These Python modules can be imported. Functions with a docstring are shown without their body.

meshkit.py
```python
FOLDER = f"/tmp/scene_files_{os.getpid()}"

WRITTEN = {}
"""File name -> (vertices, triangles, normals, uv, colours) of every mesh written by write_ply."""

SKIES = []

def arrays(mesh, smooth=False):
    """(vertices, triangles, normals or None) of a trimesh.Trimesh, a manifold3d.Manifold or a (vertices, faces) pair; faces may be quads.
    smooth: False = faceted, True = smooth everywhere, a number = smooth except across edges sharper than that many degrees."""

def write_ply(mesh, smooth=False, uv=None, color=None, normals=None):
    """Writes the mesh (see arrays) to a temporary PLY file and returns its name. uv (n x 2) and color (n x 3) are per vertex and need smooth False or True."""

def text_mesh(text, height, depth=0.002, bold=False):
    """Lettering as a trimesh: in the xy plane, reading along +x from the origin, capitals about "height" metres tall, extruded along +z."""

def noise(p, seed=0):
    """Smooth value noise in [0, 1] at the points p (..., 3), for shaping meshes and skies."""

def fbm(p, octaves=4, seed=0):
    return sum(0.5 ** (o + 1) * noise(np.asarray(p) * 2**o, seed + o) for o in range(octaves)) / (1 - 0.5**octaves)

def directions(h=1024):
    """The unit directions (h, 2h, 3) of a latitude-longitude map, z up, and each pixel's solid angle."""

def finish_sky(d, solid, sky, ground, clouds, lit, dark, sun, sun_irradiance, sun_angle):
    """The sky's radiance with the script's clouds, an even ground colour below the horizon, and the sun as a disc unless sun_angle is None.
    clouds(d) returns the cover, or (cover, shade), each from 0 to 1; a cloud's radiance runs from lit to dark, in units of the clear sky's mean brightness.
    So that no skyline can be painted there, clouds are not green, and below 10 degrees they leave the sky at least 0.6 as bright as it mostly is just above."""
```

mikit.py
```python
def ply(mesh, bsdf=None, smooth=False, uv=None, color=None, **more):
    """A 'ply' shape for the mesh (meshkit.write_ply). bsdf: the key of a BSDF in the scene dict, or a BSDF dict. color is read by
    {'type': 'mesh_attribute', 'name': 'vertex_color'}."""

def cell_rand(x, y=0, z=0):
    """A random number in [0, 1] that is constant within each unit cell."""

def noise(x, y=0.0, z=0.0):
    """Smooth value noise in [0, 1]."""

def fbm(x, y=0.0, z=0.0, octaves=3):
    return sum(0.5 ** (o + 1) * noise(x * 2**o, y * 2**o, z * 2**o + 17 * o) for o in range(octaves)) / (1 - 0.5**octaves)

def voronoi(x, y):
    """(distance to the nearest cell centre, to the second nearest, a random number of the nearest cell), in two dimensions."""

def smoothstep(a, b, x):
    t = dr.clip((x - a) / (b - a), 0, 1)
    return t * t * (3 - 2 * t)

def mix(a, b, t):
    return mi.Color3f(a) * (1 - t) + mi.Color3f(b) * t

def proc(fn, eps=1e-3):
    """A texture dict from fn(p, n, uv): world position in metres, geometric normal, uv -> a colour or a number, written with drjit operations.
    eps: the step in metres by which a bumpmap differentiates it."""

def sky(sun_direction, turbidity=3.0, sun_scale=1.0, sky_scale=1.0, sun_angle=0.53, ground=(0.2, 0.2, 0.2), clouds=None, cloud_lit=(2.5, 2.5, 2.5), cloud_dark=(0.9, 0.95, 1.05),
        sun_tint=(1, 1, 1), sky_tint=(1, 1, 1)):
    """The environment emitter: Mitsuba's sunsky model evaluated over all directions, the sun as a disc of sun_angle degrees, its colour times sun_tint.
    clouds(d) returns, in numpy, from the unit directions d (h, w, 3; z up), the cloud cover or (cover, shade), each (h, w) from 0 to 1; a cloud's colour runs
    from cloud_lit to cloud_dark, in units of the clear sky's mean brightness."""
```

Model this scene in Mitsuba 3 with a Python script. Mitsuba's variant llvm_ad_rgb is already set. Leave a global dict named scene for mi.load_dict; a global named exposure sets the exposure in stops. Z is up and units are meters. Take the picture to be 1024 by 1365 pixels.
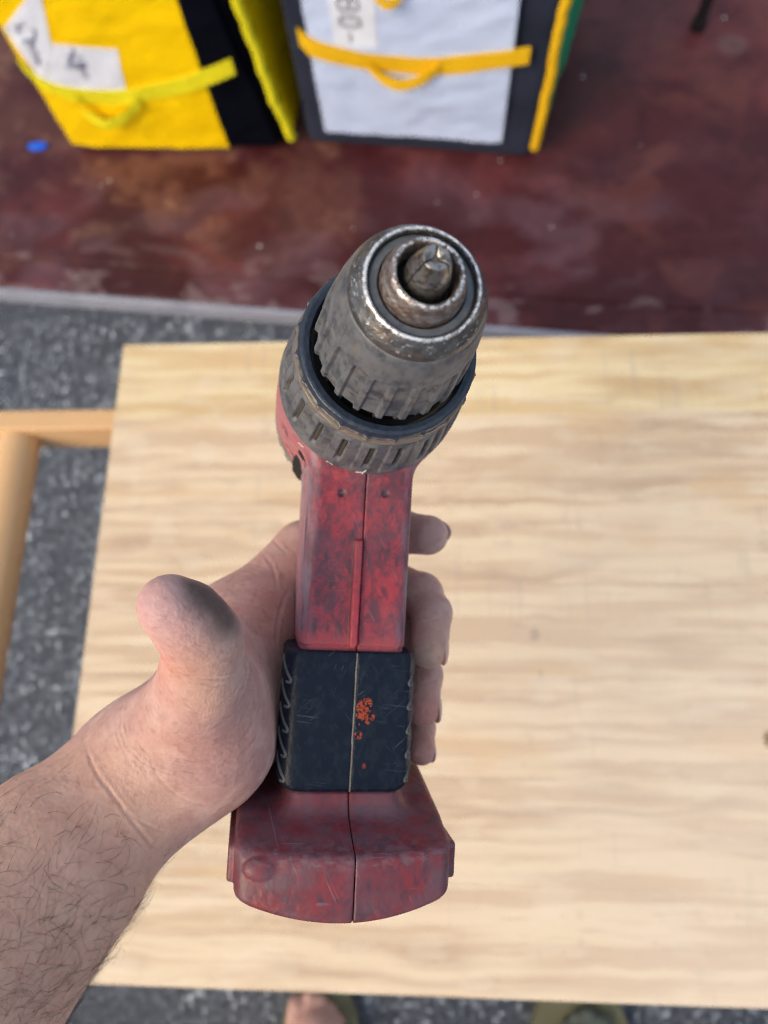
import math, random
import numpy as np, trimesh, mitsuba as mi, drjit as dr
import mikit, meshkit
from mikit import proc, noise, fbm, voronoi, cell_rand, smoothstep, mix
from scipy.spatial import cKDTree
T = mi.ScalarTransform4f
rng = np.random.default_rng(7)
random.seed(7)
scene, labels = {}, {}

# ------------------------------------------------------------------ camera, sky, exposure
FPX, CX, CY = 1000.0, 512.0, 682.5               # the lens in pixels of the 1024 x 1365 photograph
_p, _r, _a = np.radians([72.617, 12.0, 12.296])
_f = np.array([0, np.cos(_p), -np.sin(_p)]); _d = np.array([0, -np.sin(_p), -np.cos(_p)]); _x = np.array([1.0, 0, 0])
_x2, _d2 = np.cos(_r) * _x + np.sin(_r) * _d, -np.sin(_r) * _x + np.cos(_r) * _d
_Rz = np.array([[np.cos(_a), -np.sin(_a), 0], [np.sin(_a), np.cos(_a), 0], [0, 0, 1]])
RC = _Rz @ np.stack([_x2, _d2, _f], 1)           # columns: right, down, forward
EYE = np.array([0, 0, 1.15])
scene['camera'] = {'type': 'thinlens', 'fov': math.degrees(2 * math.atan(512 / FPX)), 'fov_axis': 'x',
                   'to_world': T().look_at(origin=EYE.tolist(), target=(EYE + RC[:, 2]).tolist(), up=(-RC[:, 1]).tolist()),
                   'aperture_radius': 0.0017, 'focus_distance': 0.25, 'near_clip': 0.01, 'far_clip': 100.0}
scene['sky'] = mikit.sky((-0.66, -0.52, 0.60), turbidity=3, sun_scale=0.3, sun_angle=38, clouds=lambda d: 1.0, cloud_lit=(0.68, 0.79, 0.95))
exposure = 3.18

def P(px, py, Z):
    """a point in the world from a measured direction and its distance along the view axis"""
    return EYE + RC @ (Z * np.array([(px - CX) / FPX, (py - CY) / FPX, 1.0]))
def at(px, py, z):
    v = RC @ np.array([(px - CX) / FPX, (py - CY) / FPX, 1.0])
    return EYE + v * ((z - EYE[2]) / v[2])
def project(v):
    c = (np.asarray(v) - EYE) @ RC
    return np.stack([c[:, 0] / c[:, 2] * FPX + CX, c[:, 1] / c[:, 2] * FPX + CY, c[:, 2]], 1)

# ------------------------------------------------------------------ helpers
def put(key, mesh, bsdf, smooth=35, **kw):
    k, n = key, 0
    while k in scene:
        n += 1; k = f'{key}_{n:03d}'
    scene[k] = mikit.ply(mesh, bsdf, smooth, **kw)
    return k
def tag(key, label=None, cat=None, group=None, kind=None):
    labels[key] = {a: b for a, b in (('label', label), ('category', cat), ('group', group), ('kind', kind)) if b}
def rot(mesh, M, t=(0, 0, 0)):
    m = mesh.copy(); m.vertices = np.asarray(m.vertices) @ np.asarray(M).T + np.asarray(t); return m
def rbox(ext, r=0.003, n=2):
    """box with rounded edges, centred"""
    import manifold3d as m3
    e = np.array(ext) / 2 - r
    pts = []
    s = trimesh.creation.icosphere(n, r).vertices
    for a in (-1, 1):
        for b in (-1, 1):
            for c in (-1, 1):
                pts.append(s + e * [a, b, c])
    return trimesh.convex.convex_hull(np.vstack(pts))
def obox(lo, hi, r=0.003, n=1):
    lo, hi = np.array(lo, float), np.array(hi, float)
    m = rbox(hi - lo, r, n); m.apply_translation((lo + hi) / 2); return m
def tube(pts, r, seg=8, caps=True):
    pts = np.asarray(pts, float); n = len(pts)
    r = np.broadcast_to(np.asarray(r, float), (n,))
    t = np.gradient(pts, axis=0); t /= np.linalg.norm(t, axis=1, keepdims=True) + 1e-12
    u = np.cross(t[0], [0.31, 0.2, 0.93]); u /= np.linalg.norm(u)
    V = []
    for i in range(n):
        u = u - t[i] * (u @ t[i]); u /= np.linalg.norm(u) + 1e-12
        w = np.cross(t[i], u)
        a = np.arange(seg) / seg * 2 * np.pi
        V.append(pts[i] + r[i] * (np.cos(a)[:, None] * u + np.sin(a)[:, None] * w))
    V = np.vstack(V); F = []
    for i in range(n - 1):
        for j in range(seg):
            k = (j + 1) % seg
            F += [[i * seg + j, i * seg + k, (i + 1) * seg + k], [i * seg + j, (i + 1) * seg + k, (i + 1) * seg + j]]
    if caps:
        V = np.vstack([V, pts[0], pts[-1]]); a, b = n * seg, n * seg + 1
        for j in range(seg):
            k = (j + 1) % seg
            F += [[a, k, j], [b, (n - 1) * seg + j, (n - 1) * seg + k]]
    return trimesh.Trimesh(V, F, process=False)
def revolve(profile, seg=160, mod=None):
    """solid of revolution about z from (r, z) points ordered so that the outside is to the right going up z; mod(r, z, a) changes radii"""
    pr = np.asarray(profile, float); n = len(pr); a = np.arange(seg) / seg * 2 * np.pi
    R = np.repeat(pr[:, :1], seg, 1); Z = np.repeat(pr[:, 1:], seg, 1); A = np.repeat(a[None], n, 0)
    if mod is not None: R = mod(R, Z, A)
    V = np.stack([R * np.cos(A), R * np.sin(A), Z], -1).reshape(-1, 3)
    i, j = np.meshgrid(np.arange(n - 1), np.arange(seg), indexing='ij'); k = (j + 1) % seg
    F = np.vstack([np.stack([i * seg + j, i * seg + k, (i + 1) * seg + k], -1).reshape(-1, 3), np.stack([i * seg + j, (i + 1) * seg + k, (i + 1) * seg + j], -1).reshape(-1, 3)])
    return trimesh.Trimesh(V, F, process=False)
def dense(profile, step):
    out = [profile[0]]
    for a, b in zip(profile[:-1], profile[1:]):
        n = max(1, int(np.ceil(math.dist(a, b) / step)))
        out += [(a[0] + (b[0] - a[0]) * t, a[1] + (b[1] - a[1]) * t) for t in np.arange(1, n + 1) / n]
    return out
def nets(fn, lo, hi, h, project_steps=2):
    """surface nets of the zero set of fn(points); evaluates only near the surface"""
    lo = np.asarray(lo, float); B = 4
    nb = np.ceil((np.asarray(hi) - lo) / (h * B)).astype(int)
    n = nb * B + 1
    c = np.stack(np.meshgrid(*[np.arange(k) + 0.5 for k in nb], indexing='ij'), -1) * B * h + lo
    dc = fn(c.reshape(-1, 3)).reshape(nb)
    act = np.argwhere(np.abs(dc) < B * h * 1.5)
    D = np.repeat(np.repeat(np.repeat(dc, B, 0), B, 1), B, 2)
    D = np.pad(D, ((0, 1),) * 3, mode='edge').astype(np.float32)
    off = np.stack(np.meshgrid(*[np.arange(B + 1)] * 3, indexing='ij'), -1).reshape(-1, 3)
    ids = (act[:, None] * B + off[None]).reshape(-1, 3)
    flat = np.unique(np.ravel_multi_index(ids.T, n))
    g = np.stack(np.unravel_index(flat, n), -1)
    for s in range(0, len(g), 400000):
        D.reshape(-1)[flat[s:s + 400000]] = fn(g[s:s + 400000] * h + lo)
    S = D < 0
    acc = np.zeros((*(n - 1), 3), np.float32); cnt = np.zeros(n - 1, np.float32)
    quads = []
    cells = [n[0] - 1, n[1] - 1, n[2] - 1]
    ii = np.indices(n - 1)
    for ax in range(3):
        sl0 = [slice(None)] * 3; sl1 = [slice(None)] * 3; sl0[ax] = slice(0, -1); sl1[ax] = slice(1, None)
        d0, d1 = D[tuple(sl0)], D[tuple(sl1)]
        e = np.argwhere((d0 < 0) != (d1 < 0))
        v0, v1 = d0[tuple(e.T)], d1[tuple(e.T)]
        t = v0 / (v0 - v1)
        pt = e.astype(np.float32); pt[:, ax] += t
        b, cc = [k for k in range(3) if k != ax]
        ring = []
        ok = (e[:, b] > 0) & (e[:, cc] > 0) & (e[:, b] < n[b] - 1) & (e[:, cc] < n[cc] - 1)
        e, pt, v0 = e[ok], pt[ok], v0[ok]
        for ob, oc in ((-1, -1), (0, -1), (0, 0), (-1, 0)):
            q = e.copy(); q[:, b] += ob; q[:, cc] += oc
            np.add.at(acc, tuple(q.T), pt); np.add.at(cnt, tuple(q.T), 1)
            ring.append(np.ravel_multi_index(q.T, cells))
        ring = np.stack(ring, 1)
        flip = (v0 < 0) ^ (ax == 1)
        ring[~flip] = ring[~flip][:, ::-1]
        quads.append(ring)
    quads = np.vstack(quads)
    used, inv = np.unique(quads, return_inverse=True); inv = inv.reshape(quads.shape)
    V = (acc.reshape(-1, 3)[used] / cnt.reshape(-1)[used][:, None]).astype(float) * h + lo
    for _ in range(project_steps):
        d = fn(V); e = h * 0.2
        gr = np.stack([fn(V + e * np.eye(3)[k]) - d for k in range(3)], 1) / e
        step = d / np.maximum((gr ** 2).sum(1), 0.2)
        V -= np.clip(step, -0.5 * h, 0.5 * h)[:, None] * gr
    F = np.vstack([inv[:, [0, 1, 2]], inv[:, [0, 2, 3]]])
    return trimesh.Trimesh(V, F, process=False)
def smin(a, b, k):
    h = np.maximum(k - np.abs(a - b), 0) / k
    return np.minimum(a, b) - h * h * k * 0.25
def smax(a, b, k): return -smin(-a, -b, k)
def cone(p, a, b, ra, rb):
    a, b = np.asarray(a), np.asarray(b); ab = b - a
    t = np.clip((p - a) @ ab / (ab @ ab), 0, 1)
    return np.linalg.norm(p - a - t[:, None] * ab, axis=1) - (ra + (rb - ra) * t)
def sbox(p, c, h, r):
    q = np.abs(p - np.asarray(c)) - (np.asarray(h) - r)
    return np.linalg.norm(np.maximum(q, 0), axis=1) + np.minimum(q.max(1), 0) - r
def catmull(pts, n=8):
    pts = np.asarray(pts, float); q = np.vstack([2 * pts[0] - pts[1], pts, 2 * pts[-1] - pts[-2]]); out = []
    for i in range(1, len(q) - 2):
        for t in np.arange(n) / n:
            a, b, c, d = q[i - 1:i + 3]
            out.append(0.5 * (2 * b + (c - a) * t + (2 * a - 5 * b + 4 * c - d) * t * t + (3 * b - a - 3 * c + d) * t ** 3))
    return np.array(out + [pts[-1]])

# ------------------------------------------------------------------ the drill's own frame: x right, y up, z along the chuck, metres/1000
TW = np.array([.178, -.143, -.973]); TW /= np.linalg.norm(TW)
TN = np.array([.011, -.0635, .2075])
TG = np.array([-.055, .998, -.05]); TG /= np.linalg.norm(TG)
TY = -(TG - (TG @ TW) * TW); TY /= np.linalg.norm(TY)
TU = np.cross(TY, TW)
TM = np.stack([TU, TY, TW], 1)
DM = RC @ TM; DO = EYE + RC @ TN                 # world = DO + DM @ (mm / 1000)
TL = np.eye(4); TL[:3, :3] = DM / 1000; TL[:3, 3] = DO
def drill_world(m):
    m = m.copy(); m.vertices = np.asarray(m.vertices) @ (DM / 1000).T + DO; return m
HG = TM.T @ TG                                   # handle direction in the drill's frame
HQ = np.array([0, HG[2], -HG[1]])
H0 = np.array([0, -38.5, -91.9])
def handle(p):                                   # drill frame -> (x, s down the handle, t forward)
    r = p - H0
    return np.stack([r[:, 0], r @ HG, r @ HQ], 1)
def from_handle(q): q = np.asarray(q, float); return H0 + q[:, :1] * [1, 0, 0] + q[:, 1:2] * HG + q[:, 2:] * HQ
_c = DM.T                                        # for textures: world -> drill millimetres
def tool(p):
    x, y, z = p.x - DO[0], p.y - DO[1], p.z - DO[2]
    return tuple(1000 * (x * float(_c[i, 0]) + y * float(_c[i, 1]) + z * float(_c[i, 2])) for i in range(3))
def tool_handle(p):
    x, y, z = tool(p); y, z = y - float(H0[1]), z - float(H0[2])
    return x, y * float(HG[1]) + z * float(HG[2]), y * float(HQ[1]) + z * float(HQ[2])

# ------------------------------------------------------------------ materials
def bsdf(key, base, rough=0.5, metallic=0.0, spec=0.5, bump=None, scale=1.0, eps=3e-4, **kw):
    def val(x):
        if callable(x): return proc(x)
        if isinstance(x, (tuple, list)): return {'type': 'rgb', 'value': list(x)}
        return x
    d = {'type': 'principled', 'base_color': val(base), 'roughness': val(rough), 'metallic': val(metallic), 'specular': spec, **kw}
    if bump is not None: d = {'type': 'bumpmap', 'arbitrary': proc(bump, eps), 'scale': scale, 'bsdf': d}
    scene[key] = {'type': 'twosided', 'bsdf': d}

def wood_fn(p, n, uv):
    b = dr.floor((p.y + 0.2) / 0.0861)
    tone, tn2 = cell_rand(b, 3, 1), cell_rand(b, 5, 2)
    top = b > 5.5
    px = p.x + b * 1.7
    yy = p.y + 0.010 * (fbm(px * 4.5, p.y * 14, b, 4) - 0.5) + 0.004 * (fbm(px * 30, p.y * 40, b + 3, 2) - 0.5)
    w = fbm(px * 4.5, yy * 22, b * 3.1, 4)
    g = fbm(px * 7, yy * 130, b, 4)
    st = fbm(px * 16, yy * 380, b + 7, 4)
    mid = fbm(px * 30, yy * 75, b + 13, 3)
    rings = 0.5 + 0.5 * dr.sin(yy * 210 + w * 26 + b * 2)
    light = dr.select(top, mi.Color3f(0.79, 0.65, 0.415), mi.Color3f(0.745, 0.60, 0.43))
    tan = dr.select(top, mi.Color3f(0.65, 0.475, 0.255), mi.Color3f(0.59, 0.43, 0.29))
    deep = dr.select(top, mi.Color3f(0.53, 0.355, 0.18), mi.Color3f(0.44, 0.30, 0.205))
    c = mix(light, tan, 0.85 * smoothstep(0.36, 0.66, g))
    c = mix(c, deep, 0.55 * rings * smoothstep(0.46, 0.68, w))
    c = mix(c, deep, 0.38 * smoothstep(0.54, 0.72, st) * smoothstep(0.35, 0.6, mid))
    c = mix(c, mi.Color3f(0.80, 0.70, 0.56), 0.25 * smoothstep(0.56, 0.74, mid))
    c = mix(c, mi.Color3f(0.66, 0.44, 0.235), 0.40 * smoothstep(0.60, 0.76, fbm(px * 9, p.y * 26, 31, 3)))          # honey coloured flecks
    cross = smoothstep(0.70, 0.84, noise(p.x * 300, p.y * 24, 41)) * smoothstep(0.50, 0.66, fbm(p.x * 15, p.y * 15, 43, 3))  # scuffs across the grain
    c = mix(c, (0.45, 0.37, 0.31), 0.26 * cross)
    pale = smoothstep(-0.15, 0.35, p.x) * smoothstep(0.32, 0.0, p.y)      # rubbed paler where it is used
    c = mix(c, (0.72, 0.64, 0.56), 0.40 * pale)
    c = c * (0.94 + 0.10 * tn2)
    sm = smoothstep(0.64, 0.76, fbm(p.x * 18, p.y * 22, 2.5, 4))          # grime and dents
    c = mix(c, (0.36, 0.30, 0.25), 0.05 * sm)
    dots = smoothstep(0.83, 0.92, noise(p.x * 150, p.y * 110, 11)) * smoothstep(0.55, 0.75, noise(p.x * 13, p.y * 13, 12))
    c = mix(c, (0.30, 0.25, 0.22), 0.18 * dots)
    d1 = smoothstep(0.010, 0.003, dr.sqrt(dr.square((p.x - 0.094) * 1.6) + dr.square(p.y - 0.095))) + smoothstep(0.006, 0.001, dr.sqrt(dr.square(p.x - 0.098) * 4 + dr.square((p.y - 0.060) * .8)))
    c = mix(c, (0.28, 0.24, 0.22), 0.40 * dr.clip(d1, 0, 1) * (0.4 + noise(p.x * 200, p.y * 200)))
    kn = dr.sqrt(dr.square(p.x - 0.292) + dr.square((p.y - 0.006) * 0.7))
    return mix(c, (0.22, 0.12, 0.06), 0.85 * smoothstep(0.007, 0.003, kn))
bsdf('wood_top', wood_fn, rough=lambda p, n, uv: 0.38 + 0.2 * noise(p.x * 12, p.y * 40), spec=0.45,
     bump=lambda p, n, uv: noise(p.x * 60, p.y * 1400, 0) * 0.6 + fbm(p.x * 8, p.y * 90, 1, 2), scale=0.0002)
bsdf('wood_rail', lambda p, n, uv: mix((0.70, 0.47, 0.26), (0.60, 0.36, 0.17), fbm(p.x * 9, p.y * 9, p.z * 120, 3)), rough=0.32, spec=0.5)

def asphalt_fn(p, n, uv):
    f1, f2, r = voronoi(p.x * 240, p.y * 240)
    g1, g2, r2 = voronoi(p.x * 330 + 3, p.y * 330)
    big = fbm(p.x * 5, p.y * 5, 1, 3)
    c = mix((0.024, 0.031, 0.046), (0.15, 0.18, 0.235), r * smoothstep(0.55, 0.25, f1))
    c = mix(c, (0.36, 0.41, 0.51), smoothstep(0.80, 0.97, r) * smoothstep(0.5, 0.3, f1))
    c = mix(c, (0.10, 0.11, 0.14), 0.5 * r2)
    return c * (0.7 + 0.6 * big)
bsdf('asphalt', asphalt_fn, rough=0.75, spec=0.4, bump=lambda p, n, uv: (1 - voronoi(p.x * 240, p.y * 240)[0]) + 0.4 * noise(p.x * 500, p.y * 500), scale=0.0016)
def grit_col(lo, hi): return lambda p, n, uv: mix(lo, hi, cell_rand(dr.floor(p.x * 150), dr.floor(p.y * 150), 4))
bsdf('grit', (lambda p, n, uv: mix((0.03, 0.04, 0.06), (0.50, 0.56, 0.66), cell_rand(dr.floor(p.x * 150), dr.floor(p.y * 150), 4) ** 2)), rough=0.6, spec=0.5)
bsdf('crumb', (0.62, 0.60, 0.60), rough=0.5)

def deck_fn(p, n, uv):
    wx, wy = p.x + 0.05 * (fbm(p.x * 9, p.y * 9, 40, 3) - 0.5), p.y + 0.05 * (fbm(p.x * 9, p.y * 9, 50, 3) - 0.5)
    a = fbm(wx * 6, wy * 7, 0, 4); b = fbm(wx * 13 + 5, wy * 15, 3, 5); s = fbm(p.x * 60, p.y * 60, 8, 3)
    c = mix((0.055, 0.010, 0.014), (0.110, 0.026, 0.030), smoothstep(0.32, 0.66, a))
    lav = smoothstep(0.42, 0.68, fbm(wx * 8, wy * 17, 20, 4)) * smoothstep(1.15, 0.85, p.y) * smoothstep(0.75, 0.15, p.x)
    c = mix(c, (0.140, 0.076, 0.105), 0.5 * lav)
    dust = smoothstep(0.38, 0.66, b) * smoothstep(0.10, -0.40, p.x) * smoothstep(0.76, 0.88, p.y)
    c = mix(c, (0.19, 0.088, 0.068), 0.5 * dust)
    c = mix(c, (0.27, 0.15, 0.11), 0.35 * dust * smoothstep(0.60, 0.70, fbm(wx * 30, wy * 30, 9, 3)))
    c = mix(c, (0.12, 0.036, 0.030), 0.5 * smoothstep(0.50, 0.68, fbm(wx * 11, wy * 13, 70, 4)) * smoothstep(0.1, 0.4, p.x))
    dk = smoothstep(0.50, 0.66, fbm(wx * 7 + 3, wy * 7, 30, 4))
    c = mix(c, (0.034, 0.007, 0.011), 0.5 * dk)
    spot = smoothstep(0.05, 0.03, dr.sqrt(dr.square(p.x - 0.56) + dr.square((p.y - 1.25) * 1.2)) + 0.02 * a)
    c = mix(c, (0.13, 0.09, 0.09), 0.4 * spot)
    scuff = smoothstep(0.60, 0.72, fbm(wx * 22, wy * 40, 90, 3)) * smoothstep(0.83, 0.70, p.y + 0.1123 * p.x)
    c = mix(c, (0.22, 0.16, 0.18), 0.5 * scuff)
    return c * (0.8 + 0.4 * s)
bsdf('deck_paint', deck_fn, rough=lambda p, n, uv: 0.33 + 0.3 * fbm(p.x * 9, p.y * 9, 5, 3), spec=0.28,
     bump=lambda p, n, uv: fbm(p.x * 40, p.y * 40, 1, 3), scale=0.0012)
bsdf('edge_concrete', lambda p, n, uv: mix((0.20, 0.215, 0.29), (0.34, 0.36, 0.45), fbm(p.x * 25, p.y * 25, p.z * 60, 3)), rough=0.7)

# bag cloths
def cloth(key, a, b, rough=0.45, spec=0.15):
    bsdf(key, lambda p, n, uv: mix(a, b, fbm(p.x * 14, p.y * 14, p.z * 14, 3)), rough=rough, spec=spec)
cloth('yellow_cloth', (0.96, 0.67, 0.001), (0.88, 0.58, 0.001), 0.5)
cloth('white_cloth', (0.56, 0.67, 0.95), (0.49, 0.60, 0.90), 0.5)
cloth('dark_cloth', (0.014, 0.018, 0.032), (0.034, 0.042, 0.076), 0.7, .1)
cloth('black_cloth', (0.002, 0.0025, 0.006), (0.004, 0.005, 0.011), 0.6, .03)
cloth('green_cloth', (0.002, 0.27, 0.13), (0.004, 0.20, 0.09), 0.5)
cloth('lime_webbing', (0.86, 0.80, 0.02), (0.74, 0.68, 0.02), 0.6)
cloth('amber_webbing', (0.83, 0.52, 0.015), (0.72, 0.42, 0.01), 0.6)
cloth('paper', (0.74, 0.80, 0.94), (0.70, 0.76, 0.92), 0.55)
bsdf('ink', (0.09, 0.10, 0.20), rough=0.6)
bsdf('ink_grey', (0.10, 0.11, 0.15), rough=0.6)
bsdf('blue_plastic', (0.004, 0.11, 0.75), rough=0.35)
bsdf('black_metal', (0.010, 0.010, 0.014), rough=0.4)
bsdf('olive_foam', lambda p, n, uv: mix((0.10, 0.10, 0.055), (0.16, 0.155, 0.09), fbm(p.x * 30, p.y * 30, p.z * 30, 2)), rough=0.7)
bsdf('grey_green_cloth', (0.12, 0.14, 0.12), rough=0.8)

# drill
def red_fn(p, n, uv):
    x, s, t = tool_handle(p)
    wx, wy = x + 3.2 * (fbm(x * 0.35, s * 0.35, 3, 3) - 0.5), s + 3.2 * (fbm(x * 0.35, s * 0.35, 33, 3) - 0.5)
    a = fbm(wx * 0.09 + 3, wy * 0.07, t * 0.10, 4); b = fbm(wx * 0.50 + 1, wy * 0.42, t * 0.5 + 9, 5); c3 = fbm(wx * 1.7, wy * 1.2, t * 1.7, 4)
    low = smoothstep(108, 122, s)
    rib = smoothstep(0.7, 1.0, t) * smoothstep(2.0, 1.7, dr.abs(x + 1.7)) * (1 - low)
    c = mix((0.48, 0.042, 0.062), (0.32, 0.030, 0.046), b)
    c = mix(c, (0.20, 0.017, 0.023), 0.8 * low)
    m = b * 0.42 + a * 0.40 + c3 * 0.30
    smear = smoothstep(0.40, 0.72, m) * (1 - 0.8 * rib)
    c = mix(c, (0.085, 0.034, 0.056), smear * (0.85 - 0.15 * low))
    ln = smoothstep(0.022, 0.004, dr.abs(fbm(wx * 0.22 + 60, wy * 0.34, 5, 4) - 0.5)) * smoothstep(0.45, 0.6, a + 0.3 * (b - 0.5))
    c = mix(c, (0.060, 0.035, 0.055), 0.45 * ln * (1 - rib))
    dk = smoothstep(0.50, 0.76, fbm(wx * 0.42 + 20, wy * 0.19, t * 0.26, 5)) * (1 - rib)
    c = mix(c, (0.040, 0.026, 0.042), 0.65 * dk)
    c = mix(c, (0.05, 0.03, 0.04), 0.6 * smoothstep(0.7, 0.2, dr.abs(dr.abs(x + 1.7) - 2.0)) * smoothstep(21.5, 23, s) * smoothstep(67, 65, s) * smoothstep(-1, 0, t) * (1 - rib))
    for (sx_, ss_) in ((-9.3, 5.5), (7.8, 4.8)):
        c = mix(c, (0.035, 0.028, 0.045), 0.85 * smoothstep(2.1, 0.9, dr.sqrt(dr.square(x - sx_) + dr.square(s - ss_))))
    dust = smoothstep(0.36, 0.72, fbm(x * 0.10 + 40, s * 0.12, t * 0.10, 5)) * low
    c = mix(c, (0.145, 0.085, 0.105), 0.6 * dust)
    edge = smoothstep(15.0, 20.0, dr.abs(x + 1.5)) * (1 - low)
    c = mix(c, (0.22, 0.16, 0.20), edge * (0.25 + 0.75 * smoothstep(0.36, 0.6, fbm(x * 0.5, s * 0.10, t * 0.4, 4))))
    clean = smoothstep(58, 63, s) * (1 - low) + smoothstep(3, 0, dr.abs(s - 122)) * smoothstep(-2, 1, t) * 0.6
    c = mix(c, (0.42, 0.046, 0.058), 0.55 * clean)
    lip = smoothstep(5, 1, dr.abs(s - 134)) * smoothstep(8, 16, t)
    c = mix(c, (0.22, 0.14, 0.165), 0.45 * lip * smoothstep(0.42, 0.66, fbm(x * 0.4, s * 0.8, t * 0.3, 5)))
    bx, by = x - s * 0.5, s + x * 0.5                                        # fine scratches, two ways
    sc = smoothstep(0.84, 0.92, noise(bx * 2.6, by * 0.07, 5)) * smoothstep(0.60, 0.75, noise(x * 0.14, s * 0.14, 7))
    sc = sc + smoothstep(0.86, 0.94, noise(x * 0.09, s * 2.6, 15)) * smoothstep(0.55, 0.72, noise(x * 0.1, s * 0.1, 17))
    c = mix(c, (0.38, 0.21, 0.25), 0.30 * dr.clip(sc, 0, 1))
    barrel = smoothstep(-3, -12, s)
    c = mix(c, (0.21, 0.125, 0.145), 0.06 + 0.13 * smoothstep(0.4, 0.7, fbm(x * 0.07 + 80, s * 0.07, t * 0.1, 3)))   # thin dust film
    return mix(c, (0.40, 0.115, 0.13), 0.55 * barrel)
bsdf('red_plastic', red_fn, rough=lambda p, n, uv: 0.34 + 0.28 * fbm(p.x * 160, p.y * 160, p.z * 160, 3), spec=0.5,
     bump=lambda p, n, uv: fbm(p.x * 600, p.y * 600, p.z * 600, 3) + 0.8 * fbm(p.x * 90, p.y * 90, p.z * 90, 2), scale=0.00025, eps=2e-4)
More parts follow.
